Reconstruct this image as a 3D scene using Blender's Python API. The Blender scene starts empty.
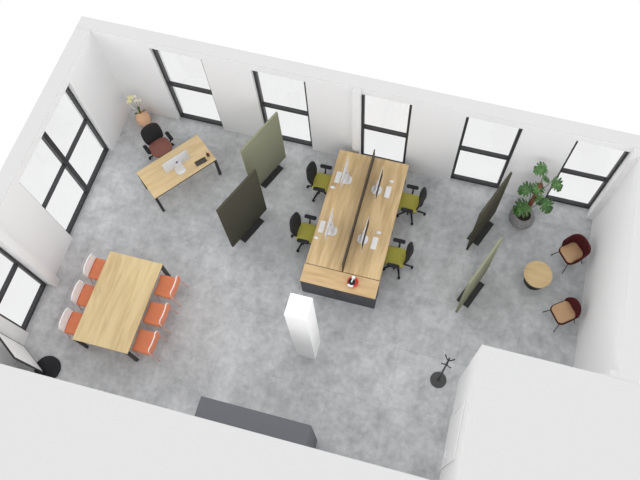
import bpy, bmesh, math, random
from mathutils import Vector, Matrix, Euler
random.seed(7)
PI = math.pi
C = bpy.context.scene.collection

# ------------------------------------------------------------------ materials
def new_mat(name):
    m = bpy.data.materials.new(name); m.use_nodes = True
    nt = m.node_tree
    return m, nt, nt.nodes['Principled BSDF']

def plain(name, col, rough=.5, metal=0, spec=.5, noise=0.0, nscale=40, bump=0.0, coat=0):
    m, nt, b = new_mat(name)
    b.inputs['Base Color'].default_value = (*col, 1)
    b.inputs['Roughness'].default_value = rough
    b.inputs['Metallic'].default_value = metal
    b.inputs['Specular IOR Level'].default_value = spec
    b.inputs['Coat Weight'].default_value = coat
    if noise or bump:
        tc = nt.nodes.new('ShaderNodeTexCoord'); n = nt.nodes.new('ShaderNodeTexNoise')
        n.inputs['Scale'].default_value = nscale; n.inputs['Detail'].default_value = 4
        nt.links.new(tc.outputs['Object'], n.inputs['Vector'])
        if noise:
            r = nt.nodes.new('ShaderNodeValToRGB')
            r.color_ramp.elements[0].position = .3; r.color_ramp.elements[1].position = .7
            r.color_ramp.elements[0].color = (*[c*(1-noise) for c in col], 1)
            r.color_ramp.elements[1].color = (*[min(1, c*(1+noise)) for c in col], 1)
            nt.links.new(n.outputs['Fac'], r.inputs['Fac']); nt.links.new(r.outputs['Color'], b.inputs['Base Color'])
        if bump:
            bp = nt.nodes.new('ShaderNodeBump'); bp.inputs['Strength'].default_value = bump; bp.inputs['Distance'].default_value = .01
            nt.links.new(n.outputs['Fac'], bp.inputs['Height']); nt.links.new(bp.outputs['Normal'], b.inputs['Normal'])
    return m

def oak(name, axis, light, dark, knots=.5):
    """oak veneer, the grain running along local axis 'x' or 'y'"""
    m, nt, b = new_mat(name)
    N = nt.nodes.new; L = nt.links.new
    tc = N('ShaderNodeTexCoord'); oi = N('ShaderNodeObjectInfo')
    comb = N('ShaderNodeVectorMath'); comb.operation = 'MULTIPLY_ADD'
    comb.inputs[1].default_value = (1, 1, 1)
    mul = N('ShaderNodeVectorMath'); mul.operation = 'SCALE'; mul.inputs[0].default_value = (13, 7, 5)
    L(oi.outputs['Random'], mul.inputs['Scale'])
    L(tc.outputs['Object'], comb.inputs[0]); L(mul.outputs[0], comb.inputs[2])
    mp = N('ShaderNodeMapping')
    mp.inputs['Scale'].default_value = (.9, 8, 6) if axis == 'x' else (8, .9, 6)
    L(comb.outputs[0], mp.inputs['Vector'])
    n1 = N('ShaderNodeTexNoise'); n1.inputs['Scale'].default_value = 1.2; n1.inputs['Detail'].default_value = 6
    n1.inputs['Distortion'].default_value = .6
    L(mp.outputs[0], n1.inputs['Vector'])
    r1 = N('ShaderNodeValToRGB')
    r1.color_ramp.elements[0].position = .30; r1.color_ramp.elements[0].color = (*dark, 1)
    r1.color_ramp.elements[1].position = .62; r1.color_ramp.elements[1].color = (*light, 1)
    L(n1.outputs['Fac'], r1.inputs['Fac'])
    # broad, sparse brown heart streaks
    mp2 = N('ShaderNodeMapping')
    mp2.inputs['Scale'].default_value = (.55, 3.6, 3) if axis == 'x' else (3.6, .55, 3)
    L(comb.outputs[0], mp2.inputs['Vector'])
    n2 = N('ShaderNodeTexNoise'); n2.inputs['Scale'].default_value = 1.5; n2.inputs['Detail'].default_value = 3
    n2.inputs['Distortion'].default_value = 1.0
    L(mp2.outputs[0], n2.inputs['Vector'])
    r2 = N('ShaderNodeValToRGB')
    r2.color_ramp.elements[0].position = .56; r2.color_ramp.elements[0].color = (0, 0, 0, 1)
    r2.color_ramp.elements[1].position = .74; r2.color_ramp.elements[1].color = (knots, knots, knots, 1)
    L(n2.outputs['Fac'], r2.inputs['Fac'])
    mx = N('ShaderNodeMix'); mx.data_type = 'RGBA'
    L(r2.outputs['Color'], mx.inputs['Factor']); L(r1.outputs['Color'], mx.inputs['A'])
    mx.inputs['B'].default_value = (dark[0]*.62, dark[1]*.55, dark[2]*.5, 1)
    L(mx.outputs['Result'], b.inputs['Base Color'])
    b.inputs['Roughness'].default_value = .5
    return m

def concrete():
    m, nt, b = new_mat('polished_concrete')
    N = nt.nodes.new; L = nt.links.new
    tc = N('ShaderNodeTexCoord')
    def noise(s, d, det, rough=.5):
        n = N('ShaderNodeTexNoise'); n.inputs['Scale'].default_value = s; n.inputs['Detail'].default_value = det
        n.inputs['Distortion'].default_value = d; n.inputs['Roughness'].default_value = rough
        L(tc.outputs['Object'], n.inputs['Vector']); return n
    a = noise(.6, 0, 2); c = noise(2.6, .25, 8, .68); d = noise(9, .1, 5)
    def madd(x, k, y):
        q = N('ShaderNodeMath'); q.operation = 'MULTIPLY_ADD'; L(x, q.inputs[0]); q.inputs[1].default_value = k
        if isinstance(y, float): q.inputs[2].default_value = y
        else: L(y, q.inputs[2])
        return q.outputs[0]
    s = madd(a.outputs['Fac'], .25, 0.0); s = madd(c.outputs['Fac'], .58, s); s = madd(d.outputs['Fac'], .22, s)
    br = N('ShaderNodeTexBrick'); br.offset = 0; br.inputs['Scale'].default_value = 1
    br.inputs['Brick Width'].default_value = 1.2; br.inputs['Row Height'].default_value = 1.2
    br.inputs['Mortar Size'].default_value = .006
    br.inputs['Color1'].default_value = (.5, .5, .5, 1); br.inputs['Color2'].default_value = (.68, .68, .68, 1)
    br.inputs['Mortar'].default_value = (.28, .28, .28, 1)
    L(tc.outputs['Object'], br.inputs['Vector'])
    s = madd(br.outputs['Color'], .22, s)
    r = N('ShaderNodeValToRGB')
    r.color_ramp.elements[0].position = .45; r.color_ramp.elements[0].color = (.305, .313, .324, 1)
    r.color_ramp.elements[1].position = .83; r.color_ramp.elements[1].color = (.69, .702, .715, 1)
    L(s, r.inputs['Fac']); L(r.outputs['Color'], b.inputs['Base Color'])
    b.inputs['Roughness'].default_value = .62; b.inputs['Specular IOR Level'].default_value = .3
    return m

def glass():
    m, nt, b = new_mat('clear_glass')
    nt.nodes.remove(b); out = nt.nodes['Material Output']
    t = nt.nodes.new('ShaderNodeBsdfTransparent'); t.inputs['Color'].default_value = (.96, .963, .963, 1)
    g = nt.nodes.new('ShaderNodeBsdfGlossy'); g.inputs['Roughness'].default_value = .03
    g.inputs['Color'].default_value = (.9, .9, .9, 1)
    mx = nt.nodes.new('ShaderNodeMixShader'); mx.inputs['Fac'].default_value = .05
    nt.links.new(t.outputs[0], mx.inputs[1]); nt.links.new(g.outputs[0], mx.inputs[2])
    nt.links.new(mx.outputs[0], out.inputs['Surface'])
    return m

M = dict(
    wall=plain('white_plaster', (.82, .82, .82), .85, spec=.2),
    cap=plain('dimmed_top_grey', (.575, .575, .577), .85, spec=.2),  # wall white darkened to hold the tops down under the boosted sky
    column=plain('bright_white_paint', (.95, .95, .95), .8, spec=.2),
    wallin=plain('white_wall_paint', (.805, .805, .812), .85, spec=.2),
    floor=concrete(), glass=glass(),
    frame=plain('black_steel', (.026, .027, .030), .45),
    blackp=plain('black_plastic', (.010, .010, .013), .5, spec=.3),
    mesh=plain('black_mesh_fabric', (.016, .016, .018), .8, noise=.4, nscale=160),
    blackm=plain('black_metal', (.016, .016, .018), .4),
    anthr=plain('anthracite_laminate', (.058, .062, .075), .55),
    wardr=plain('slate_laminate', (.115, .118, .135), .6),
    oak_y=oak('oak_grain_y', 'y', (.69, .505, .27), (.50, .345, .165), .45),
    oak_x=oak('oak_grain_x', 'x', (.66, .47, .25), (.55, .37, .18), .3),
    oak_pale=oak('pale_oak', 'y', (.70, .55, .30), (.58, .42, .205), .4),
    oak_exec=oak('honey_oak', 'x', (.72, .55, .31), (.60, .43, .215), .4),
    oak_round=oak('round_oak', 'x', (.74, .55, .29), (.64, .45, .22), .3),
    edge=plain('dark_cable_slot', (.075, .058, .042), .7),
    sage=plain('sage_felt', (.262, .268, .188), .95, spec=.1, noise=.12, nscale=300),
    olive=plain('dark_olive_felt', (.076, .072, .053), .95, spec=.1, noise=.15, nscale=300),
    base=plain('charcoal_steel', (.030, .031, .030), .5),
    lime=plain('olive_green_fabric', (.45, .42, .085), .9, spec=.15, noise=.15, nscale=120),
    brown=plain('chestnut_fabric', (.29, .125, .10), .9, spec=.15, noise=.12, nscale=120),
    orange=plain('orange_upholstery', (.82, .27, .135), .75, spec=.25, noise=.05, nscale=60),
    orshell=plain('orange_shell', (.78, .25, .125), .5),
    whitesh=plain('white_shell', (.90, .90, .89), .5),
    coral=plain('coral_metal', (.66, .38, .33), .45),
    maroon=plain('maroon_velvet', (.075, .011, .014), .85, spec=.2, noise=.2, nscale=90),
    tan=plain('tan_leather', (.52, .325, .175), .55, noise=.06, nscale=30),
    white=plain('white_plastic', (.86, .86, .87), .4),
    alu=plain('silver_aluminium', (.82, .83, .86), .4, metal=.1),
    screen=plain('black_glass_screen', (.006, .006, .008), .45, spec=.15),
    logo=plain('dark_logo', (.02, .02, .03), .3),
    terra=plain('peach_ceramic', (.86, .53, .32), .65, noise=.06, nscale=10),
    pot=plain('grey_stone', (.27, .265, .27), .85, noise=.2, nscale=14, bump=.2),
    soil=plain('dark_soil', (.03, .022, .016), 1, noise=.4, nscale=60, bump=.6),
    leaf=plain('monstera_green', (.05, .145, .032), .4, noise=.6, nscale=9),
    stem=plain('stem_green', (.10, .16, .05), .6),
    coir=plain('reddish_coir', (.24, .095, .055), 1, noise=.35, nscale=50, bump=.8),
    petal=plain('pale_yellow_petal', (.80, .76, .42), .7, noise=.1, nscale=20),
    cream=plain('cream_petal', (.82, .77, .62), .7),
    red=plain('red_gloss', (.78, .10, .07), .3),
    board=plain('whiteboard_enamel', (.90, .90, .90), .35),
    grey=plain('dark_grey_metal', (.060, .060, .060), .5),
    tray=plain('taupe_tray', (.06, .052, .046), .5),
    cup=plain('brown_cup', (.13, .06, .035), .6),
    pink=plain('pink_pencil', (.7, .32, .28), .6),
)

# ------------------------------------------------------------------ geometry helpers
def bx(bm, c, s, rot=None, bevel=0, seg=2):
    r = bmesh.ops.create_cube(bm, size=1)
    vs = r['verts']
    bmesh.ops.scale(bm, vec=s, verts=vs)
    if bevel:
        es = list({e for v in vs for e in v.link_edges})
        q = bmesh.ops.bevel(bm, geom=es, offset=bevel, segments=seg, affect='EDGES', profile=.5)
        vs = list({v for f in q['faces'] for v in f.verts} | {v for v in vs if v.is_valid})
        # collect the whole island
        st = list(vs); seen = set(vs)
        while st:
            v = st.pop()
            for e in v.link_edges:
                w = e.other_vert(v)
                if w not in seen: seen.add(w); st.append(w)
        vs = list(seen)
    m = Matrix.Translation(Vector(c))
    if rot is not None: m = m @ (Euler(rot).to_matrix().to_4x4())
    bmesh.ops.transform(bm, matrix=m, verts=vs)

def b2(bm, a, b, bevel=0):
    bx(bm, [(p+q)/2 for p, q in zip(a, b)], [abs(q-p) for p, q in zip(a, b)], None, bevel)

def tube(bm, pts, r, seg=8, cap=True):
    pts = [Vector(p) for p in pts]; n = len(pts)
    rs = r if isinstance(r, (list, tuple)) else [r]*n
    rings = []; up = None
    for i, p in enumerate(pts):
        t = (pts[min(i+1, n-1)] - pts[max(i-1, 0)]).normalized()
        if up is None:
            up = Vector((0, 0, 1)) if abs(t.z) < .9 else Vector((1, 0, 0))
        x = up - t*up.dot(t); x.normalize(); y = t.cross(x); up = x
        rings.append([bm.verts.new(p + (x*math.cos(2*PI*k/seg) + y*math.sin(2*PI*k/seg))*rs[i]) for k in range(seg)])
    for a, b in zip(rings, rings[1:]):
        for k in range(seg): bm.faces.new((a[k], a[(k+1) % seg], b[(k+1) % seg], b[k]))
    if cap:
        bm.faces.new(rings[0][::-1]); bm.faces.new(rings[-1])

def lathe(bm, prof, seg=32, c=(0, 0, 0)):
    rings = []
    for r, z in prof:
        if r < 1e-5: rings.append([bm.verts.new((c[0], c[1], c[2]+z))])
        else: rings.append([bm.verts.new((c[0]+r*math.cos(2*PI*k/seg), c[1]+r*math.sin(2*PI*k/seg), c[2]+z)) for k in range(seg)])
    for a, b in zip(rings, rings[1:]):
        for k in range(seg):
            k2 = (k+1) % seg
            if len(a) == 1 and len(b) == 1: continue
            if len(a) == 1: bm.faces.new((a[0], b[k2], b[k]))
            elif len(b) == 1: bm.faces.new((a[k], a[k2], b[0]))
            else: bm.faces.new((a[k], a[k2], b[k2], b[k]))

def prism(bm, outline, z0, z1):
    a = [bm.verts.new((x, y, z0)) for x, y in outline]; b = [bm.verts.new((x, y, z1)) for x, y in outline]
    bm.faces.new(a[::-1]); bm.faces.new(b); n = len(a)
    for k in range(n): bm.faces.new((a[k], a[(k+1) % n], b[(k+1) % n], b[k]))

def rrect(w, d, r, n=6, cx=0, cy=0):
    o = []
    for sx, sy, a0 in ((1, 1, 0), (-1, 1, PI/2), (-1, -1, PI), (1, -1, 3*PI/2)):
        for k in range(n+1):
            a = a0 + k*PI/2/n
            o.append((cx + sx*(w/2-r) + r*math.cos(a), cy + sy*(d/2-r) + r*math.sin(a)))
    return o

def cushion(bm, w, d, z0, z1, r, cx=0, cy=0, soft=.012, dome=.008):
    """rounded pad with softened rim"""
    layers = [(z0, -soft), (z0+soft*.7, 0), (z1-soft, 0), (z1-soft*.3, -soft*.5), (z1, -soft*1.6)]
    rings = []
    for z, off in layers:
        rings.append([bm.verts.new((x, y, z)) for x, y in rrect(w+2*off, d+2*off, max(r+off, .01), 6, cx, cy)])
    n = len(rings[0])
    for a, b in zip(rings, rings[1:]):
        for k in range(n): bm.faces.new((a[k], a[(k+1) % n], b[(k+1) % n], b[k]))
    bm.faces.new(rings[0][::-1])
    ctr = bm.verts.new((cx, cy, z1+dome))
    for k in range(n): bm.faces.new((rings[-1][k], rings[-1][(k+1) % n], ctr))

def grid(bm, fn, nu, nv):
    vs = [[bm.verts.new(fn(i/nu, j/nv)) for j in range(nv+1)] for i in range(nu+1)]
    for i in range(nu):
        for j in range(nv): bm.faces.new((vs[i][j], vs[i+1][j], vs[i+1][j+1], vs[i][j+1]))

def xform(bm, m): bmesh.ops.transform(bm, matrix=m, verts=bm.verts[:])

def BM(f=None, *a, **k):
    bm = bmesh.new()
    if f: f(bm, *a, **k)
    return bm

def obj(name, bm, mat, parent=None, smooth=False, loc=None, solid=0, subsurf=0, recalc=True):
    if recalc: bmesh.ops.recalc_face_normals(bm, faces=bm.faces[:])
    me = bpy.data.meshes.new(name); bm.to_mesh(me); bm.free()
    me.materials.append(mat)
    if smooth:
        me.polygons.foreach_set('use_smooth', [True]*len(me.polygons))
        me.set_sharp_from_angle(angle=math.radians(40))
    o = bpy.data.objects.new(name, me); C.objects.link(o)
    if parent: o.parent = parent
    if loc: o.location = loc
    if solid:
        s = o.modifiers.new('Solidify', 'SOLIDIFY'); s.thickness = solid; s.offset = 0
    if subsurf:
        s = o.modifiers.new('Subdivision', 'SUBSURF'); s.levels = subsurf; s.render_levels = subsurf
    return o

def tag(o, label=None, cat=None, group=None, kind=None):
    if label: o['label'] = label
    if cat: o['category'] = cat
    if group: o['group'] = group
    if kind: o['kind'] = kind
    return o

def thing(name, label, cat, loc=(0, 0, 0), rz=0, group=None, kind=None):
    o = bpy.data.objects.new(name, None); C.objects.link(o)
    o.empty_display_size = .1
    o.location = loc; o.rotation_euler = (0, 0, rz)
    return tag(o, label, cat, group, kind)

def kids(o): return [c for c in C.objects if c.parent == o]

def dup(root, loc, rz, label, group=None):
    r = root.copy(); C.objects.link(r); r.location = loc; r.rotation_euler = (0, 0, rz)
    r['label'] = label
    if group: r['group'] = group
    for ch in kids(root):
        c = ch.copy(); C.objects.link(c); c.parent = r
        for g in kids(ch):
            d = g.copy(); C.objects.link(d); d.parent = c
    return r

# ------------------------------------------------------------------ the room
XL, XR, YF, YB, H = -7.63, 3.58, 1.0, 7.72, 3.0     # inner faces
XLo, XRo, YBo = -7.94, 3.93, 8.01                   # outer faces
HEAD = 2.80

bm = bmesh.new(); b2(bm, (-7.815, .9, -.12), (3.62, 7.88, 0))
tag(obj('floor', bm, M['floor']), 'grey mottled polished concrete floor', 'floor', kind='structure')

BW = [(-6.40, -5.265), (-4.20, -3.05), (-1.90, -.84), (.25, 1.38), (2.42, 3.47)]   # back wall openings
bm = bmesh.new()
xs = [XLo] + [v for w in BW for v in w] + [XRo]
for a, b in zip(xs[0::2], xs[1::2]): b2(bm, (a, YB, 0), (b, YBo, HEAD))
b2(bm, (XLo, YB, HEAD), (XRo, YBo, H-.003))
b2(bm, (-2.04, 7.57, 0), (-1.88, YB, H-.003))            # pilaster beside the third window
b2(bm, (3.455, 7.54, 0), (XR, YB, H-.003))           # corner pilaster
tag(obj('wall_back', bm, M['wallin']), 'long white wall with five black framed windows', 'wall', kind='structure')

LW = [(1.99, 3.08), (4.22, 6.53)]
bm = bmesh.new()
ys = [-.9] + [v for w in LW for v in w] + [YB]
for a, b in zip(ys[0::2], ys[1::2]): b2(bm, (XLo, a, 0), (XL, b, HEAD))
b2(bm, (XLo, -.9, HEAD), (XL, YB, H-.003))
b2(bm, (XL, 3.08, 0), (-7.50, 3.25, H-.003))
tag(obj('wall_left', bm, M['wallin']), 'white end wall with two large black framed windows', 'wall', kind='structure')

bm = bmesh.new(); b2(bm, (XR, 3.28, 0), (XRo, YB, H-.003)); b2(bm, (3.455, 3.28, 0), (XR, 3.40, H-.003))
tag(obj('wall_right', bm, M['wallin']), 'plain white end wall behind the two maroon chairs', 'wall', kind='structure')

bm = bmesh.new(); b2(bm, (XL, -.9, 0), (1.32, YF, H-.003))
tag(obj('wall_front', bm, M['wall']), 'thick white wall with flat top along the near side', 'wall', kind='structure')
bm = bmesh.new(); b2(bm, (1.32, -.9, 0), (4.6, 3.28, H-.003))
tag(obj('wall_core', bm, M['wall']), 'white closed block with flat top in the near right corner', 'wall', kind='structure')

CP = .003
def overlay(n, label, boxes):  # added thin skin; its darker colour stands in for weaker light on top
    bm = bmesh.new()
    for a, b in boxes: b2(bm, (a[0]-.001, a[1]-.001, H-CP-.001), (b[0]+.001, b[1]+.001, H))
    tag(obj('top_dimming_%d' % n, bm, M['cap']), label, 'overlay', kind='structure')
overlay(1, 'added grey dimming coping along the top of the window wall', [((XLo, YB), (XRo, YBo)), ((-2.04, 7.57), (-1.88, YB)), ((3.455, 7.54), (XR, YB))])
overlay(2, 'added grey dimming coping along the top of the left wall', [((XLo, YF), (XL, YB)), ((XL, 3.08), (-7.50, 3.25))])
overlay(3, 'added grey dimming coping along the top of the right wall', [((XR, 3.28), (XRo, YB)), ((3.455, 3.28), (XR, 3.40))])
overlay(4, 'added grey dimming layer on the flat top of the near wall', [((XLo, -.9), (1.32, YF))])
overlay(5, 'added grey dimming layer on the flat top of the white corner block', [((1.32, -.9), (4.6, 3.28))])

# door in the side of the white block
d = thing('door_1', 'white flush door in the side of the white block', 'door', (1.32, 2.0, 0), kind='structure')
bm = bmesh.new(); b2(bm, (-.022, -.52, 0), (-.004, -.46, 2.12)); b2(bm, (-.022, .46, 0), (-.004, .52, 2.12)); b2(bm, (-.022, -.46, 2.06), (-.004, .46, 2.12))
obj('door_frame', bm, M['wall'], d)
obj('door_leaf', BM(b2, (-.019, -.455, .005), (-.004, .455, 2.055)), M['wall'], d)
bm = bmesh.new(); tube(bm, [(-.02, -.38, 1.02), (-.075, -.38, 1.02), (-.075, -.27, 1.02)], .009); obj('handle', bm, M['alu'], d)

def window(n, label, loc, rz, w, halves):
    """origin at the left foot of the opening; local x along the wall, local y outward"""
    t = thing('window_%d' % n, label, 'window', loc, rz, kind='structure')
    f = .06; fb = .085; dp = .085
    bm = bmesh.new()
    b2(bm, (0, 0, 0), (f, dp, HEAD)); b2(bm, (w-f, 0, 0), (w, dp, HEAD))
    b2(bm, (f, 0, 0), (w-f, dp, fb)); b2(bm, (f, 0, HEAD-f), (w-f, dp, HEAD))
    obj('window_frame', bm, M['frame'], t)
    cols = [(f, w-f)]
    if halves:
        obj('mullion', BM(b2, (w/2-.055, -.01, fb), (w/2+.055, dp, HEAD-f)), M['frame'], t)
        cols = [(f, w/2-.055), (w/2+.055, w-f)]
    for a, b in cols:
        obj('transom', BM(b2, (a, 0, 1.375 if halves else 1.355), (b, dp, 1.42)), M['frame'], t)
        obj('pane', BM(b2, (a, dp/2-.004, fb), (b, dp/2+.004, 1.38 if halves else 1.36)), M['glass'], t)
        obj('pane', BM(b2, (a, dp/2-.004, 1.42), (b, dp/2+.004, HEAD-f)), M['glass'], t)
wl = ['window nearest the flower vase in the long wall', 'window behind the sage green screen in the long wall',
      'window at the head of the bench desks', 'window behind the dark screen in the long wall', 'window beside the monstera in the long wall']
for i, ((a, b), l) in enumerate(zip(BW, wl)):
    window(i+1, 'black framed tall ' + l, (a, 7.795, 0), 0, b-a, False)
window(6, 'black framed wide window with a central mullion in the left wall', (-7.73, LW[1][0], 0), PI/2, LW[1][1]-LW[1][0], True)
window(7, 'black framed narrower window in the left wall near the whiteboard', (-7.73, LW[0][0], 0), PI/2, LW[0][1]-LW[0][0], False)

# freestanding column
tag(obj('column', BM(b2, (-2.035, 2.95, 0), (-1.64, 3.355, H), .004), M['column']), 'square white column standing alone on the concrete floor', 'column')

# ------------------------------------------------------------------ wardrobe
w = thing('tall_cabinet', 'long slate grey tall cabinet against the near wall', 'cabinet', (-2.15, 1.215, 0))
WL, WD, WH = 1.98, .40, 2.2
obj('body', BM(b2, (-WL/2, -WD/2, .06), (WL/2, WD/2-.022, WH), .003), M['wardr'], w)
obj('plinth', BM(b2, (-WL/2+.03, -WD/2+.02, 0), (WL/2-.03, WD/2-.05, .06)), M['blackm'], w)
for k in range(4):
    x0 = -WL/2 + k*WL/4
    dr = obj('door', BM(b2, (x0+.002, WD/2-.022, .065), (x0+WL/4-.002, WD/2, WH-.001)), M['wardr'], w)
    hx = x0 + (WL/4-.06 if k % 2 == 0 else .06)
    obj('handle', BM(b2, (hx-.008, WD/2, .95), (hx+.008, WD/2+.018, 1.25)), M['blackm'], dr)

# ------------------------------------------------------------------ tables
def table(name, label, loc, rz, w, d, z, mat, th=.028, lg=.065, inset=.0, crosswise=False):
    t = thing(name, label, 'desk' if 'desk' in name else 'table', loc, rz)
    obj('tabletop', BM(bx, (0, 0, z-th/2), (w, d, th), None, .003), mat, t)
    for sx in (-1, 1):
        for sy in (-1, 1):
            obj('leg', BM(bx, (sx*(w/2-lg/2-inset), sy*(d/2-lg/2-inset), (z-th)/2), (lg, lg, z-th), None, .003), M['blackm'], t)
    bm = bmesh.new()
    for sy in (-1, 1): bx(bm, (0, sy*(d/2-lg/2-inset), z-th-.025), (w-2*lg-2*inset, .03, .05))
    for sx in (-1, 1): bx(bm, (sx*(w/2-lg/2-inset), 0, z-th-.025), (.03, d-2*lg-2*inset, .05))
    obj('frame_rail', bm, M['blackm'], t)
    return t
table('dining_table', 'large pale oak table with black legs between six orange chairs', (-5.78, 2.96, 0), 0, 1.175, 1.94, .74, M['oak_pale'])
EA = math.radians(52.0)
table('executive_desk', 'single honey oak desk with black legs set at an angle', (-5.728, 6.185, 0), EA, 1.59, .80, .74, M['oak_exec'], lg=.06)

# four-person bench
def bench(label, loc, rz):
    t = thing('bench_desk', label, 'desk', loc, rz, 'two-seat bench desks in the central cluster')
    obj('desktop', BM(bx, (0, 0, .7275), (.785, 2.79, .025), None, .002), M['oak_y'], t)
    for sy in (-1.33, 0, 1.33):
        obj('cross_beam', BM(bx, (0, sy, .69), (.70, .05, .05)), M['blackm'], t)
        for sx in (-.345, .345): obj('leg', BM(bx, (sx, sy, .3325), (.05, .05, .665), None, .003), M['blackm'], t)
    obj('cable_tray', BM(b2, (-.39, -1.25, .56), (-.24, 1.25, .66)), M['blackm'], t)
    return t
# local +x is the sitter's side
bn = bench('long oak bench desk on the left of the divider panels', (-1.918, 6.097, 0), PI)
dup(bn, (-1.107, 6.097, 0), 0, 'long oak bench desk on the right of the divider panels')
for k, (y, l) in enumerate(((6.80, 'dark brown divider panel between the two desks at the window end'),
                            (5.41, 'dark brown divider panel between the two desks near the cabinet'))):
    t = thing('desk_divider', l, 'divider', (-1.5125, y, 0), 0, 'divider panels along the bench desks')
    obj('panel', BM(bx, (0, 0, .87), (.022, 1.375, .50), None, .003), M['edge'], t)
    for sy in (-.45, .45): obj('bracket', BM(bx, (0, sy, .31), (.022, .05, .62)), M['blackm'], t)

c = thing('low_cabinet', 'oak topped anthracite cabinet closing the end of the bench desks', 'cabinet', (-1.515, 4.49, 0))
obj('body', BM(b2, (-.80, -.175, .0), (.80, .195, .712)), M['anthr'], c)
obj('top', BM(b2, (-.805, -.197, .712), (.805, .197, .74), .002), M['oak_x'], c)
for s in (-1, 1):
    dr = obj('door', BM(b2, (s*.004, -.194, .03), (s*.795, -.175, .708)), M['anthr'], c)
    obj('handle', BM(b2, (s*.05-.008, -.204, .45), (s*.05+.008, -.194, .60)), M['blackm'], dr)

# ------------------------------------------------------------------ task chairs
def task_chair(label, seatmat, loc, rz, back_h=1.0, group=None, wide=False):
    """faces local +x"""
    t = thing('task_chair', label, 'chair', loc, rz, group)
    b = bmesh.new()
    lathe(b, [(.0, .075), (.055, .075), (.055, .12), (.035, .14), (0, .14)], 20)
    for k in range(5):
        a = PI + k*2*PI/5
        tube(b, [(.03*math.cos(a), .03*math.sin(a), .11), (.18*math.cos(a), .18*math.sin(a), .10), (.325*math.cos(a), .325*math.sin(a), .075)], [.026, .022, .017], 8)
    base = obj('base', b, M['blackp'], t, True)
    for k in range(5):
        a = PI + k*2*PI/5; cb = bmesh.new()
        for s in (-1, 1):
            q = bmesh.ops.create_cone(cb, cap_ends=True, segments=16, radius1=.028, radius2=.028, depth=.02)['verts']
            m = Matrix.Translation((.325*math.cos(a), .325*math.sin(a), .028)) @ Matrix.Rotation(a, 4, 'Z') @ Matrix.Translation((0, s*.016, 0)) @ Matrix.Rotation(PI/2, 4, 'X')
            bmesh.ops.transform(cb, matrix=m, verts=q)
        tube(cb, [(.325*math.cos(a), .325*math.sin(a), .028), (.325*math.cos(a), .325*math.sin(a), .08)], .01)
        obj('castor', cb, M['blackp'], base, True)
    bm = bmesh.new(); tube(bm, [(0, 0, .13), (0, 0, .39)], .025, 14); obj('gas_lift', bm, M['blackp'], t, True)
    bm = bmesh.new(); cushion(bm, .40, .40, .365, .415, .08, .05, 0, .01, 0); obj('seat_pan', bm, M['blackp'], t, True)
    bm = bmesh.new()
    if wide: cushion(bm, .47, .50, .415, .475, .18, .06, 0, .02, .01)
    else: cushion(bm, .46, .43, .415, .475, .09, .07, 0, .02, .008)
    obj('seat', bm, seatmat, t, True)
    # curved backrest, wider in the middle and tapering down
    def bk(u, v):
        z = .475 + u*(back_h-.475)
        wd = .235*(.62 + .38*math.sin(min(1, u*1.35+.05)*PI/2)) * (1 if u < .8 else math.sqrt(max(.0, 1-((u-.8)/.2)**2*.55)))
        if wide: wd = .235*(.86 + .14*math.sin(u*PI)) * (1 if u < .85 else math.sqrt(max(0, 1-((u-.85)/.15)**2*.4)))
        y = (v*2-1)*wd
        x = -.165 - .11*u + .05*(v*2-1)**2*(.5+u*.5) + .03*math.sin(u*PI)
        return (x, y, z)
    bm = bmesh.new(); grid(bm, bk, 12, 10)
    obj('backrest', bm, M['mesh'], t, True, solid=.03)
    bm = bmesh.new(); tube(bm, [(-.08, 0, .385), (-.20, 0, .40), (-.228, 0, .50), (-.238, 0, .68)], [.024, .024, .02, .016], 10)
    obj('back_support', bm, M['blackp'], t, True)
    for s in (-1, 1):
        bm = bmesh.new()
        tube(bm, [(.04, s*.18, .395), (.04, s*.275, .41), (.04, s*.29, .50), (.04, s*.29, .64)], [.018, .02, .018, .016], 8)
        a = obj('armrest', bm, M['blackp'], t, True)
        bm = bmesh.new(); cushion(bm, .27, .09, .64, .67, .035, .06, s*.29, .008, .002)
        obj('arm_pad', bm, M['blackp'], a, True)
    return t
G = 'olive seated task chairs at the bench desks'
tc = task_chair('olive seated black task chair on the left of the bench desks, nearer the windows', M['lime'], (-2.57, 6.74, 0), 0, .98, G)
dup(tc, (-2.57, 5.47, 0), 0, 'olive seated black task chair on the left of the bench desks, nearer the cabinet')
dup(tc, (-.46, 6.73, 0), PI, 'olive seated black task chair on the right of the bench desks, nearer the windows')
dup(tc, (-.46, 5.41, 0), PI, 'olive seated black task chair on the right of the bench desks, nearer the cabinet')
task_chair('black task chair with chestnut brown seat behind the angled desk', M['brown'], (-6.42, 6.715, 0), math.radians(-38), .98, None, True)

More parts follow.
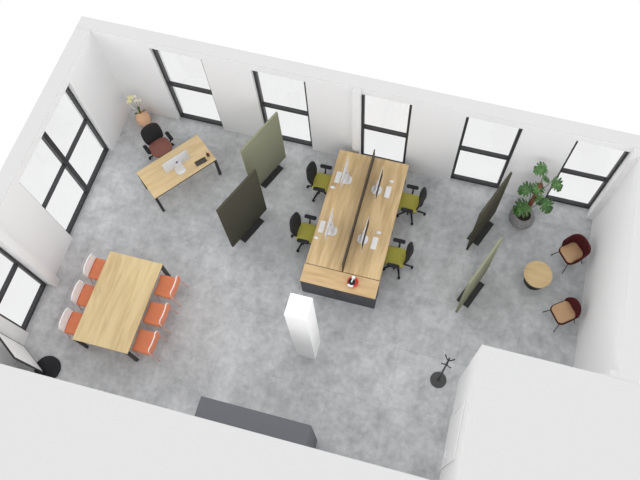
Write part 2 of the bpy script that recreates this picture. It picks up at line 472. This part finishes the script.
# ------------------------------------------------------------------ computers
def computer(label, loc, rz, group=None):
    """screen faces local +x"""
    t = thing('desktop_computer', label, 'computer', loc, rz, group)
    bm = bmesh.new()
    def shell(u, v):
        # rear bulge
        y = (u*2-1)*.31; z = .10 + v*.41
        return (-.007 - .034*(1-(u*2-1)**2)*(1-(v*2-1)**2), y, z)
    grid(bm, shell, 10, 8)
    e = [x for x in bm.edges if x.is_boundary]
    r = bmesh.ops.extrude_edge_only(bm, edges=e)
    for v in [q for q in r['geom'] if isinstance(q, bmesh.types.BMVert)]: v.co.x = 0
    bmesh.ops.holes_fill(bm, edges=[x for x in bm.edges if x.is_boundary])
    s = obj('monitor', bm, M['alu'], t, True)
    s.location = (.002, 0, 0); s.rotation_euler = (0, -math.radians(1), 0)
    obj('screen', BM(b2, (0, -.304, .15), (.003, .304, .506)), M['screen'], s)
    bm = bmesh.new()                                     # small dark emblem on the back
    bmesh.ops.create_uvsphere(bm, u_segments=14, v_segments=8, radius=.03)
    for v in bm.verts:
        v.co.x *= .12
        if v.co.y > .016: v.co.y -= .009*max(0, 1-(v.co.z/.012)**2)
    q = bmesh.ops.create_uvsphere(bm, u_segments=8, v_segments=6, radius=.009)['verts']
    bmesh.ops.transform(bm, matrix=Matrix.Translation((0, .003, .040)) @ Matrix.Diagonal((.3, .6, 1.2, 1)), verts=q)
    xform(bm, Matrix.Translation((-.0425, 0, .33))); obj('emblem', bm, M['logo'], s, True)
    bm = bmesh.new()
    a = [(-.055, .30), (-.085, .10), (-.11, .012), (-.02, .0)]
    for (x0, z0), (x1, z1) in zip(a[:2], a[1:3]):
        dx, dz = x1-x0, z1-z0; L = math.hypot(dx, dz)
        bx(bm, ((x0+x1)/2, 0, (z0+z1)/2), (.012, .17, L+.006), (0, math.atan2(dx, dz), 0))
    obj('stand', bm, M['alu'], t)
    bm = bmesh.new(); prism(bm, rrect(.22, .21, .08, 8, -.055, 0), 0, .010); obj('foot', bm, M['alu'], t)
    return t
GC = 'computers on the bench desks'
dt = .74
pc = computer('silver computer on the left bench desk near the windows, back to the divider', (-2.02, 6.79, dt), PI, GC)
dup(pc, (-2.02, 5.53, dt), PI, 'silver computer on the left bench desk near the cabinet, back to the divider')
dup(pc, (-1.215, 6.71, dt), 0, 'silver computer on the right bench desk near the windows, black screen edge showing')
dup(pc, (-1.225, 5.51, dt), 0, 'silver computer on the right bench desk near the cabinet, black screen edge showing')
dup(pc, (-5.65, 6.15, dt), math.radians(142), 'silver computer seen from behind on the angled single desk', 'computer of the angled desk')

def keyboard(label, loc):
    t = thing('keyboard', label, 'keyboard', loc, 0, 'keyboards on the bench desks')
    bm = bmesh.new(); prism(bm, rrect(.115, .28, .012, 4), 0, .010); obj('case', bm, M['white'], t)
    bm = bmesh.new()
    for i in range(5):
        for j in range(14):
            b2(bm, (-.05+i*.0205, -.131+j*.0188, .010), (-.05+i*.0205+.017, -.131+j*.0188+.0158, .013))
    obj('keys', bm, M['whitesh'], t)
    return t
kb = keyboard('white keyboard on the left bench desk near the windows', (-2.165, 6.80, dt))
dup(kb, (-2.195, 5.57, dt), 0, 'white keyboard on the left bench desk near the cabinet')
dup(kb, (-1.02, 6.72, dt), 0, 'white keyboard on the right bench desk near the windows')
dup(kb, (-1.02, 5.48, dt), 0, 'white keyboard on the right bench desk near the cabinet')
def mouse(label, loc):
    bm = bmesh.new(); bmesh.ops.create_uvsphere(bm, u_segments=20, v_segments=10, radius=1)
    xform(bm, Matrix.Diagonal((.057, .034, .030, 1)))
    for v in bm.verts: v.co.z = max(v.co.z, 0)
    o = obj('computer_mouse', bm, M['white'], None, True, loc)
    return tag(o, label, 'mouse', 'computer mice on the bench desks')
for l, p in (('white mouse on the left bench desk near the windows', (-2.215, 6.54)), ('white mouse on the left bench desk near the cabinet', (-2.24, 5.30)),
             ('white mouse on the right bench desk near the windows', (-1.0, 6.99)), ('white mouse on the right bench desk near the cabinet', (-.99, 5.74))):
    mouse(l, (*p, dt))

# things on the single desk
t = thing('pen_tray', 'small dark taupe pen tray on the angled desk', 'tray', (-5.235, 6.415, dt), math.radians(47))
bm = bmesh.new(); b2(bm, (-.125, -.055, 0), (.125, .055, .006))
for s in (-1, 1): b2(bm, (-.125, s*.055-.004, 0), (.125, s*.055+.004, .022)); b2(bm, (s*.125-.004, -.055, 0), (s*.125+.004, .055, .022))
obj('tray', bm, M['tray'], t)
obj('divider', BM(b2, (.03, -.05, .005), (.036, .05, .02)), M['grey'], t)
t = thing('pen_cup', 'small brown cup of pencils at the corner of the angled desk', 'cup', (-5.125, 6.60, dt))
bm = bmesh.new(); lathe(bm, [(0, 0), (.032, 0), (.036, .075), (.031, .075), (.028, .01), (0, .01)], 20); obj('cup', bm, M['cup'], t, True)
for k, (dx, dy, mm) in enumerate(((.02, .012, 'pink'), (-.022, .008, 'cup'), (.004, -.024, 'logo'))):
    bm = bmesh.new(); tube(bm, [(dx*.3, dy*.3, .012), (dx*1.6, dy*1.6, .15)], .005, 6); obj('pencil', bm, M[mm], t)
# red, black and white ornament on the cabinet
t = thing('ornament', 'small red, black and white ornament on the oak cabinet top', 'ornament', (-1.24, 4.52, dt))
bm = bmesh.new(); lathe(bm, [(0, 0), (.085, 0), (.115, .03), (.118, .055), (.108, .055), (.08, .018), (0, .014)], 28); obj('dish', bm, M['red'], t, True)
bm = bmesh.new(); bmesh.ops.create_uvsphere(bm, u_segments=18, v_segments=10, radius=1); xform(bm, Matrix.Translation((-.02, -.005, .065)) @ Matrix.Diagonal((.07, .075, .055, 1))); obj('body', bm, M['blackp'], t, True)
bm = bmesh.new(); tube(bm, [(-.022, -.03, .11), (-.015, .0, .14), (-.005, .03, .16)], [.012, .014, .016], 10); obj('neck', bm, M['white'], t, True)
bm = bmesh.new(); bmesh.ops.create_uvsphere(bm, u_segments=16, v_segments=10, radius=1); xform(bm, Matrix.Translation((0, .055, .175)) @ Matrix.Diagonal((.04, .038, .04, 1))); obj('head', bm, M['white'], t, True)
bm = bmesh.new(); prism(bm, rrect(.12, .055, .02, 5, -.03, -.09), .045, .065); obj('front_bar', bm, M['whitesh'], t, True)

# ------------------------------------------------------------------ felt screens
def screen(label, mat, loc, rz, group):
    """panel runs along local x"""
    t = thing('acoustic_screen', label, 'screen', loc, rz, group)
    bm = bmesh.new(); bx(bm, (0, 0, 1.035), (1.17, .05, 1.95), None, .012, 3)
    obj('panel', bm, mat, t, True)
    obj('base_plate', BM(bx, (0, 0, .0125), (.66, .30, .025), None, .005), M['base'], t)
    for s in (-1, 1): obj('clamp', BM(bx, (s*.20, 0, .045), (.08, .07, .045)), M['base'], t)
    return t
SA = math.radians(67.3)
s1 = screen('sage green felt screen on a black base, left of the bench desks, nearer the windows', M['sage'], (-3.84, 6.82, 0), SA, 'sage green felt screens')
dup(s1, (1.215, 5.175, 0), SA, 'sage green felt screen on a black base, near the round coffee table', 'sage green felt screens')
s2 = screen('dark olive felt screen on a black base, between the angled desk and the bench desks', M['olive'], (-3.87, 5.42, 0), SA, 'dark olive felt screens')
dup(s2, (1.17, 6.635, 0), SA, 'dark olive felt screen on a black base, standing beside the monstera', 'dark olive felt screens')

# ------------------------------------------------------------------ orange chairs
def shell_curve(u):
    """side profile of the seat shell, local +x forward"""
    P = [(.235, .432), (.20, .445), (.10, .440), (-.05, .430), (-.15, .435), (-.205, .47), (-.228, .54), (-.236, .64), (-.234, .74), (-.226, .80)]
    f = u*(len(P)-1); i = min(int(f), len(P)-2); k = f-i
    return P[i][0]*(1-k)+P[i+1][0]*k, P[i][1]*(1-k)+P[i+1][1]*k
def shell_pt(u, v, off=0.0, inset=0.0, ends=(0, 1)):
    u = ends[0] + u*(ends[1]-ends[0])
    x, z = shell_curve(u)
    x2, z2 = shell_curve(min(u+.01, 1)); x1, z1 = shell_curve(max(u-.01, 0))
    tx, tz = x2-x1, z2-z1; L = math.hypot(tx, tz); nx, nz = tz/L, -tx/L    # towards the sitter
    wd = .235 - .02*abs(u-.35)
    if u < .12: wd *= math.sqrt(1-((.12-u)/.12)**2*.25)
    if u > .86: wd *= math.sqrt(1-((u-.86)/.14)**2*.45)
    wd -= inset
    q = v*2-1
    curl = .022*abs(q)**3 + off
    return (x + nx*curl, q*wd, z + nz*curl)
def dining_chair(label, loc, rz):
    t = thing('dining_chair', label, 'chair', loc, rz, 'orange chairs around the pale oak table')
    bm = bmesh.new(); grid(bm, lambda u, v: shell_pt(u, v), 24, 12); obj('shell', bm, M['orshell'], t, True, solid=.014, recalc=False)
    bm = bmesh.new(); grid(bm, lambda u, v: shell_pt(u, v, .018, .008, (.02, .57)), 14, 10); obj('seat_pad', bm, M['orange'], t, True, solid=.022, recalc=False)
    bm = bmesh.new(); grid(bm, lambda u, v: shell_pt(u, v, .0065, -.003, (.60, 1.0)), 14, 10); obj('back_liner', bm, M['whitesh'], t, True, solid=.024, recalc=False)
    for sx in (-1, 1):
        for sy in (-1, 1):
            bm = bmesh.new()
            tube(bm, [(sx*.14, sy*.15, .42), (sx*.185, sy*.205, .412), (sx*.262 if sx < 0 else .225, sy*.228, 0)], .0115, 8)
            obj('leg', bm, M['coral'], t, True)
    bm = bmesh.new()
    for sy in (-1, 1): tube(bm, [(.185, sy*.205, .412), (-.185, sy*.205, .412)], .009, 8)
    for sx in (-1, 1): tube(bm, [(sx*.14, -.13, .42), (sx*.14, .13, .42)], .009, 8)
    obj('under_frame', bm, M['coral'], t, True)
    return t
dc = None
for x, rz, side, ys in ((-6.51, 0, 'with white back, left of the oak table', (3.56, 2.96, 2.35)), (-5.0, PI, 'right of the oak table', (3.555, 2.945, 2.345))):
    for y, w_ in zip(ys, ('farthest from the near wall', 'in the middle of its row', 'nearest the near wall')):
        l = 'orange chair %s, %s' % (side, w_)
        if dc is None: dc = dining_chair(l, (x, y, 0), rz)
        else: dup(dc, (x, y, 0), rz, l)

# ------------------------------------------------------------------ lounge corner
t = thing('coffee_table', 'small round oak coffee table with a black drum base', 'table', (2.50, 5.78, 0))
bm = bmesh.new(); lathe(bm, [(0, .40), (.298, .40), (.303, .404), (.303, .426), (.298, .43), (0, .43)], 48); obj('tabletop', bm, M['oak_round'], t, True)
bm = bmesh.new(); lathe(bm, [(0, 0), (.215, 0), (.22, .01), (.22, .39), (.18, .40), (0, .40)], 40); obj('drum_base', bm, M['blackp'], t, True)

def lounge(label, loc, rz, wing, top, arm, fwd=.04):
    t = thing('lounge_chair', label, 'chair', loc, rz, 'maroon lounge chairs with tan seats')
    ang = wing
    def sh(u, v):
        a = PI + (u*2-1)*ang
        k = abs(u*2-1)
        ht = top*(1-k**2.2) + arm*k**2.2
        z = .36 + v*(ht-.36)
        r = .215 + .03*v + .01*v*v
        # squarish plan
        ca, sa = math.cos(a), math.sin(a)
        n = (abs(ca)**2.8 + abs(sa)**2.8)**(-1/2.8)
        return (r*n*ca - .01*v + fwd, r*n*sa*1.02, z)
    bm = bmesh.new(); grid(bm, sh, 32, 8); obj('backrest', bm, M['maroon'], t, True, solid=.035)
    bm = bmesh.new(); cushion(bm, .46, .45, .345, .41, .11, fwd-.01, 0, .02, 0); obj('seat_shell', bm, M['maroon'], t, True)
    bm = bmesh.new(); cushion(bm, .42, .40, .41, .465, .09, fwd, 0, .02, .01); obj('seat_cushion', bm, M['tan'], t, True)
    for sx in (-1, 1):
        for sy in (-1, 1):
            bm = bmesh.new(); tube(bm, [(sx*.10, sy*.10, .35), (sx*.15, sy*.15, .335), (.275 if sx > 0 else -.235, sy*.235, 0)], .009, 8)
            obj('leg', bm, M['blackm'], t, True)
    return t
lounge('maroon tub chair with tan seat, nearer the monstera, facing the coffee table', (3.145, 6.46, 0), math.radians(220), 2.05, .80, .62, .015)
lounge('maroon chair with tan seat and low sides, nearer the white block', (3.155, 5.105, 0), math.radians(217), .95, .74, .48, .03)

# ------------------------------------------------------------------ monstera
PX, PY = 1.99, 7.12
t = thing('potted_monstera', 'tall monstera with split leaves in a rounded grey pot', 'plant', (PX, PY, 0))
bm = bmesh.new(); lathe(bm, [(0, 0), (.16, 0), (.23, .05), (.28, .15), (.285, .22), (.255, .32), (.19, .38), (.172, .38), (.172, .32), (0, .32)], 40)
obj('pot', bm, M['pot'], t, True)
bm = bmesh.new(); lathe(bm, [(0, .335), (.10, .335), (.172, .322)], 24); obj('soil', bm, M['soil'], t, True)
bm = bmesh.new(); tube(bm, [(.01, 0, .30), (.05, .06, .7), (.09, .15, 1.15), (.09, .20, 1.52)], [.045, .052, .052, .045], 12); obj('moss_pole', bm, M['coir'], t, True)

def veined(m):
    nt = m.node_tree; b = nt.nodes['Principled BSDF']; src = b.inputs['Base Color'].links[0].from_socket
    tc = nt.nodes.new('ShaderNodeTexCoord'); wv = nt.nodes.new('ShaderNodeTexNoise'); wv.inputs['Scale'].default_value = 26; wv.inputs['Detail'].default_value = 1
    nt.links.new(tc.outputs['Object'], wv.inputs['Vector'])
    rp = nt.nodes.new('ShaderNodeValToRGB'); rp.color_ramp.elements[0].position = .56; rp.color_ramp.elements[1].position = .66
    nt.links.new(wv.outputs['Fac'], rp.inputs['Fac'])
    mx = nt.nodes.new('ShaderNodeMix'); mx.data_type = 'RGBA'; mx.inputs['B'].default_value = (.17, .30, .10, 1)
    nt.links.new(rp.outputs['Color'], mx.inputs['Factor']); nt.links.new(src, mx.inputs['A']); nt.links.new(mx.outputs['Result'], b.inputs['Base Color'])
veined(M['leaf'])

def leaf_mesh(size):
    """heart-shaped split leaf lying in xy, the tip at +x, petiole joint at the origin"""
    bm = bmesh.new(); n = 60; pts = []
    for k in range(n+1):
        a = -PI + 2*PI*k/n
        r = .52 + .20*math.cos(a) - .03*math.cos(2*a)
        if abs(a) > 2.55: r *= .55 + .45*(PI-abs(a))/(PI-2.55)*.9 + .05
        w = abs(a)
        if .45 < w < 2.45:
            ph = ((w-.45)/.40) % 1.0
            if ph > .58: r *= .36
        if w < .06: r *= 1.08
        pts.append((r*math.cos(a)*size+.24*size, r*math.sin(a)*size))
    def zz(x, y): return .10*size*(abs(y)/size) - .35*(x-.15*size)**2/size*.9
    ctr = [bm.verts.new((.08*size + (.5*size)*i/4, 0, zz(.08*size+.5*size*i/4, 0))) for i in range(5)]
    ring = [bm.verts.new((x, y, zz(x, y))) for x, y in pts[:-1]]
    def near(v): return min(ctr, key=lambda c: abs(c.co.x-v.co.x))
    for k in range(len(ring)):
        a, b = ring[k], ring[(k+1) % len(ring)]; ca, cb = near(a), near(b)
        bm.faces.new((a, b, ca))
        if ca is not cb: bm.faces.new((b, cb, ca))
    return bm
leaves = [  # position of the leaf middle, size, heading, pitch
    ((2.01, 7.42, 2.00), .33, 200, .2), ((2.34, 7.35, 1.70), .35, 330, .30), ((1.88, 7.24, 1.35), .38, 190, .25),
    ((2.07, 7.29, 1.45), .30, 240, .30), ((1.91, 7.00, 1.0), .44, 215, .30), ((2.31, 7.16, 1.05), .38, 320, .30),
    ((2.13, 7.38, 1.66), .20, 20, .25), ((2.16, 7.22, 1.12), .26, 290, .35)]
for (x, y, z), s, hd, pt in leaves:
    hd = math.radians(hd); s *= .88
    lb = leaf_mesh(s)
    q = Vector((x-PX, y-PY, z)) - Vector((math.cos(hd), math.sin(hd), 0))*s*.25
    xform(lb, Matrix.Translation(q) @ Matrix.Rotation(hd, 4, 'Z') @ Matrix.Rotation(pt, 4, 'Y') @ Matrix.Rotation(random.uniform(-.2, .2), 4, 'X'))
    lf = obj('leaf', lb, M['leaf'], t, True, recalc=False, solid=.003)
    j = q + Vector((math.cos(hd), math.sin(hd), 0))*s*.08
    z0 = max(.33, z-.75); f = max(0, min(1, (z0-.3)/1.2)); b0 = Vector((.01+.08*f, .17*f, z0))
    md = (b0+j)/2 + Vector((0, 0, .10))
    sb = bmesh.new(); tube(sb, [b0, md, j], [.010, .008, .006], 6); obj('petiole', sb, M['stem'], lf, True)

# ------------------------------------------------------------------ floor vase with flowers
VX, VY = -7.15, 7.42
t = thing('floor_vase', 'round peach ceramic floor vase in the corner behind the brown chair', 'vase', (VX, VY, 0))
bm = bmesh.new(); lathe(bm, [(0, 0), (.08, 0), (.125, .05), (.162, .15), (.165, .24), (.145, .34), (.09, .42), (.055, .455), (.05, .49), (.042, .49), (.045, .45), (.03, .40), (0, .38)], 40); obj('body', bm, M['terra'], t, True)
t = thing('flower_spray', 'pale yellow and cream flowers standing in the peach floor vase', 'flowers', (VX, VY, 0))
for k, (x, y, z, s, mm) in enumerate(((-7.245, 7.45, 1.02, .085, 'petal'), (-7.20, 7.52, .98, .07, 'cream'), (-7.28, 7.40, .92, .085, 'petal'), (-7.16, 7.47, .90, .065, 'cream'), (-7.10, 7.52, .86, .06, 'cream'))):
    p = Vector((x-VX, y-VY, z))
    sb = bmesh.new(); tube(sb, [(p.x*.05, p.y*.05, .44), (p.x*.25, p.y*.25, .62), p*1.0], [.006, .006, .004], 6)
    st = obj('stem', sb, M['stem'], t, True)
    fb = bmesh.new()
    for i in range(9):
        a = i*2.4; rr = s*.5*math.sqrt(i/9)
        q = bmesh.ops.create_icosphere(fb, subdivisions=1, radius=1)['verts']
        m = Matrix.Translation(p + Vector((rr*math.cos(a), rr*math.sin(a), .02*math.sin(i*1.7)+.01))) @ Euler((.5*math.cos(a), .5*math.sin(a), a)).to_matrix().to_4x4() @ Matrix.Diagonal((s*.42, s*.3, s*.2, 1))
        bmesh.ops.transform(fb, matrix=m, verts=q)
    obj('blossom', fb, M[mm], st, True)
for k, a in enumerate((.4, 2.2, 4.1)):
    lb = bmesh.new()
    grid(lb, lambda u, v: ((.04+.11*u)*math.cos(a) - (v-.5)*.05*math.sin(u*PI)*math.sin(a), (.04+.11*u)*math.sin(a) + (v-.5)*.05*math.sin(u*PI)*math.cos(a), .50+.14*u-.10*u*u), 6, 2)
    for v in lb.verts: pass
    obj('leaf', lb, M['stem'], t, True, solid=.003)

# ------------------------------------------------------------------ coat stand
t = thing('coat_stand', 'black coat stand with a round grey base near the white block', 'coat stand', (.915, 3.17, 0))
bm = bmesh.new(); lathe(bm, [(0, 0), (.165, 0), (.168, .006), (.165, .016), (.03, .022), (0, .022)], 40); obj('base', bm, M['grey'], t, True)
bm = bmesh.new(); tube(bm, [(0, 0, .018), (0, 0, 1.0), (0, 0, 1.86)], .02, 14); obj('pole', bm, M['blackm'], t, True)
for k in range(6):
    a = k*PI/3 + .3; z = 1.80 if k % 2 == 0 else 1.52
    bm = bmesh.new(); tube(bm, [(0, 0, z), (.05*math.cos(a), .05*math.sin(a), z-.005), (.085*math.cos(a), .085*math.sin(a), z+.04), (.10*math.cos(a), .10*math.sin(a), z+.075)], [.011, .011, .011, .016], 8)
    obj('hook', bm, M['blackm'], t, True)

# ------------------------------------------------------------------ whiteboard at the left end
t = thing('whiteboard', 'freestanding white panel with thin dark frame on a black round base by the left wall', 'whiteboard', (-6.945, 1.42, 0))
A0 = Vector((-6.94-(-6.945), 1.29-1.42, 0)); B0 = Vector((-7.57+6.945, 1.69-1.42, 0))
dv = (B0-A0); L = dv.length; an = math.atan2(dv.y, dv.x)
mid = (A0+B0)/2
def wb(a, b): 
    bm = bmesh.new(); b2(bm, a, b); xform(bm, Matrix.Translation(mid) @ Matrix.Rotation(an, 4, 'Z')); return bm
obj('board', wb((-L/2+.012, -.012, .112), (L/2-.012, .012, 1.448)), M['board'], t)
fr = bmesh.new()
b2(fr, (-L/2, -.018, .10), (-L/2+.014, .018, 1.46)); b2(fr, (L/2-.014, -.018, .10), (L/2, .018, 1.46)); b2(fr, (-L/2+.014, -.018, 1.446), (L/2-.014, .018, 1.46)); b2(fr, (-L/2+.014, -.018, .10), (L/2-.014, .018, .114))
xform(fr, Matrix.Translation(mid) @ Matrix.Rotation(an, 4, 'Z')); obj('frame', fr, M['frame'], t)
bm = bmesh.new(); lathe(bm, [(0, 0), (.25, 0), (.262, .012), (.262, .05), (.24, .068), (0, .072)], 40, (.02, -.02, 0)); obj('base', bm, M['blackp'], t, True)
bm = bmesh.new(); p = A0 + dv.normalized()*.14; tube(bm, [(p.x, p.y, .06), (p.x, p.y, .12)], .02, 10); obj('post', bm, M['blackm'], t)

# ------------------------------------------------------------------ camera
R = ((0.96909623, 0.24665933, 0.00341651), (0.22506634, -0.87842063, -0.42157128), (-0.10098336, 0.40931208, -0.90678883))
cam = bpy.data.cameras.new('camera'); co = bpy.data.objects.new('camera', cam); C.objects.link(co)
rx, dn, fw = (Vector(r) for r in R)
mt = Matrix((rx, -dn, -fw)).transposed().to_4x4(); mt.translation = (0, 0, 14.8)
co.matrix_world = mt
cam.sensor_width = 36; cam.sensor_fit = 'HORIZONTAL'
cam.lens = 712.505/640*36
cam.shift_x = (320-359.40)/640; cam.shift_y = (201.535-240)/640
cam.clip_end = 200
bpy.context.scene.camera = co
bpy.context.scene.cycles.diffuse_bounces = 10

# ------------------------------------------------------------------ light: sky over the open-topped model, low band boosted to fill the walls
wd = bpy.data.worlds.new('sky'); bpy.context.scene.world = wd; wd.use_nodes = True
nt = wd.node_tree; bg = nt.nodes['Background']
tcw = nt.nodes.new('ShaderNodeTexCoord'); sp = nt.nodes.new('ShaderNodeSeparateXYZ'); rp = nt.nodes.new('ShaderNodeValToRGB')
nt.links.new(tcw.outputs['Generated'], sp.inputs[0])
mr = nt.nodes.new('ShaderNodeMapRange'); mr.inputs['From Min'].default_value = -1; mr.inputs['From Max'].default_value = 1
nt.links.new(sp.outputs['Z'], mr.inputs['Value']); nt.links.new(mr.outputs[0], rp.inputs['Fac'])
SKY = [(0.0, .5), (.58, .5), (.65, 1.0), (.80, 1.0), (.90, .46), (1.0, .40)]      # bright low sky, dimmer zenith
cr = rp.color_ramp
while len(cr.elements) < len(SKY): cr.elements.new(.5)
for e, (p, v) in zip(cr.elements, SKY): e.position = p; e.color = (v, v, v, 1)
nt.links.new(rp.outputs['Color'], bg.inputs['Color']); bg.inputs['Strength'].default_value = 2.0

vs = bpy.context.scene.view_settings
vs.view_transform = 'Standard'; vs.look = 'None'; vs.exposure = 0.0; vs.gamma = 1.0; vs.use_curve_mapping = False
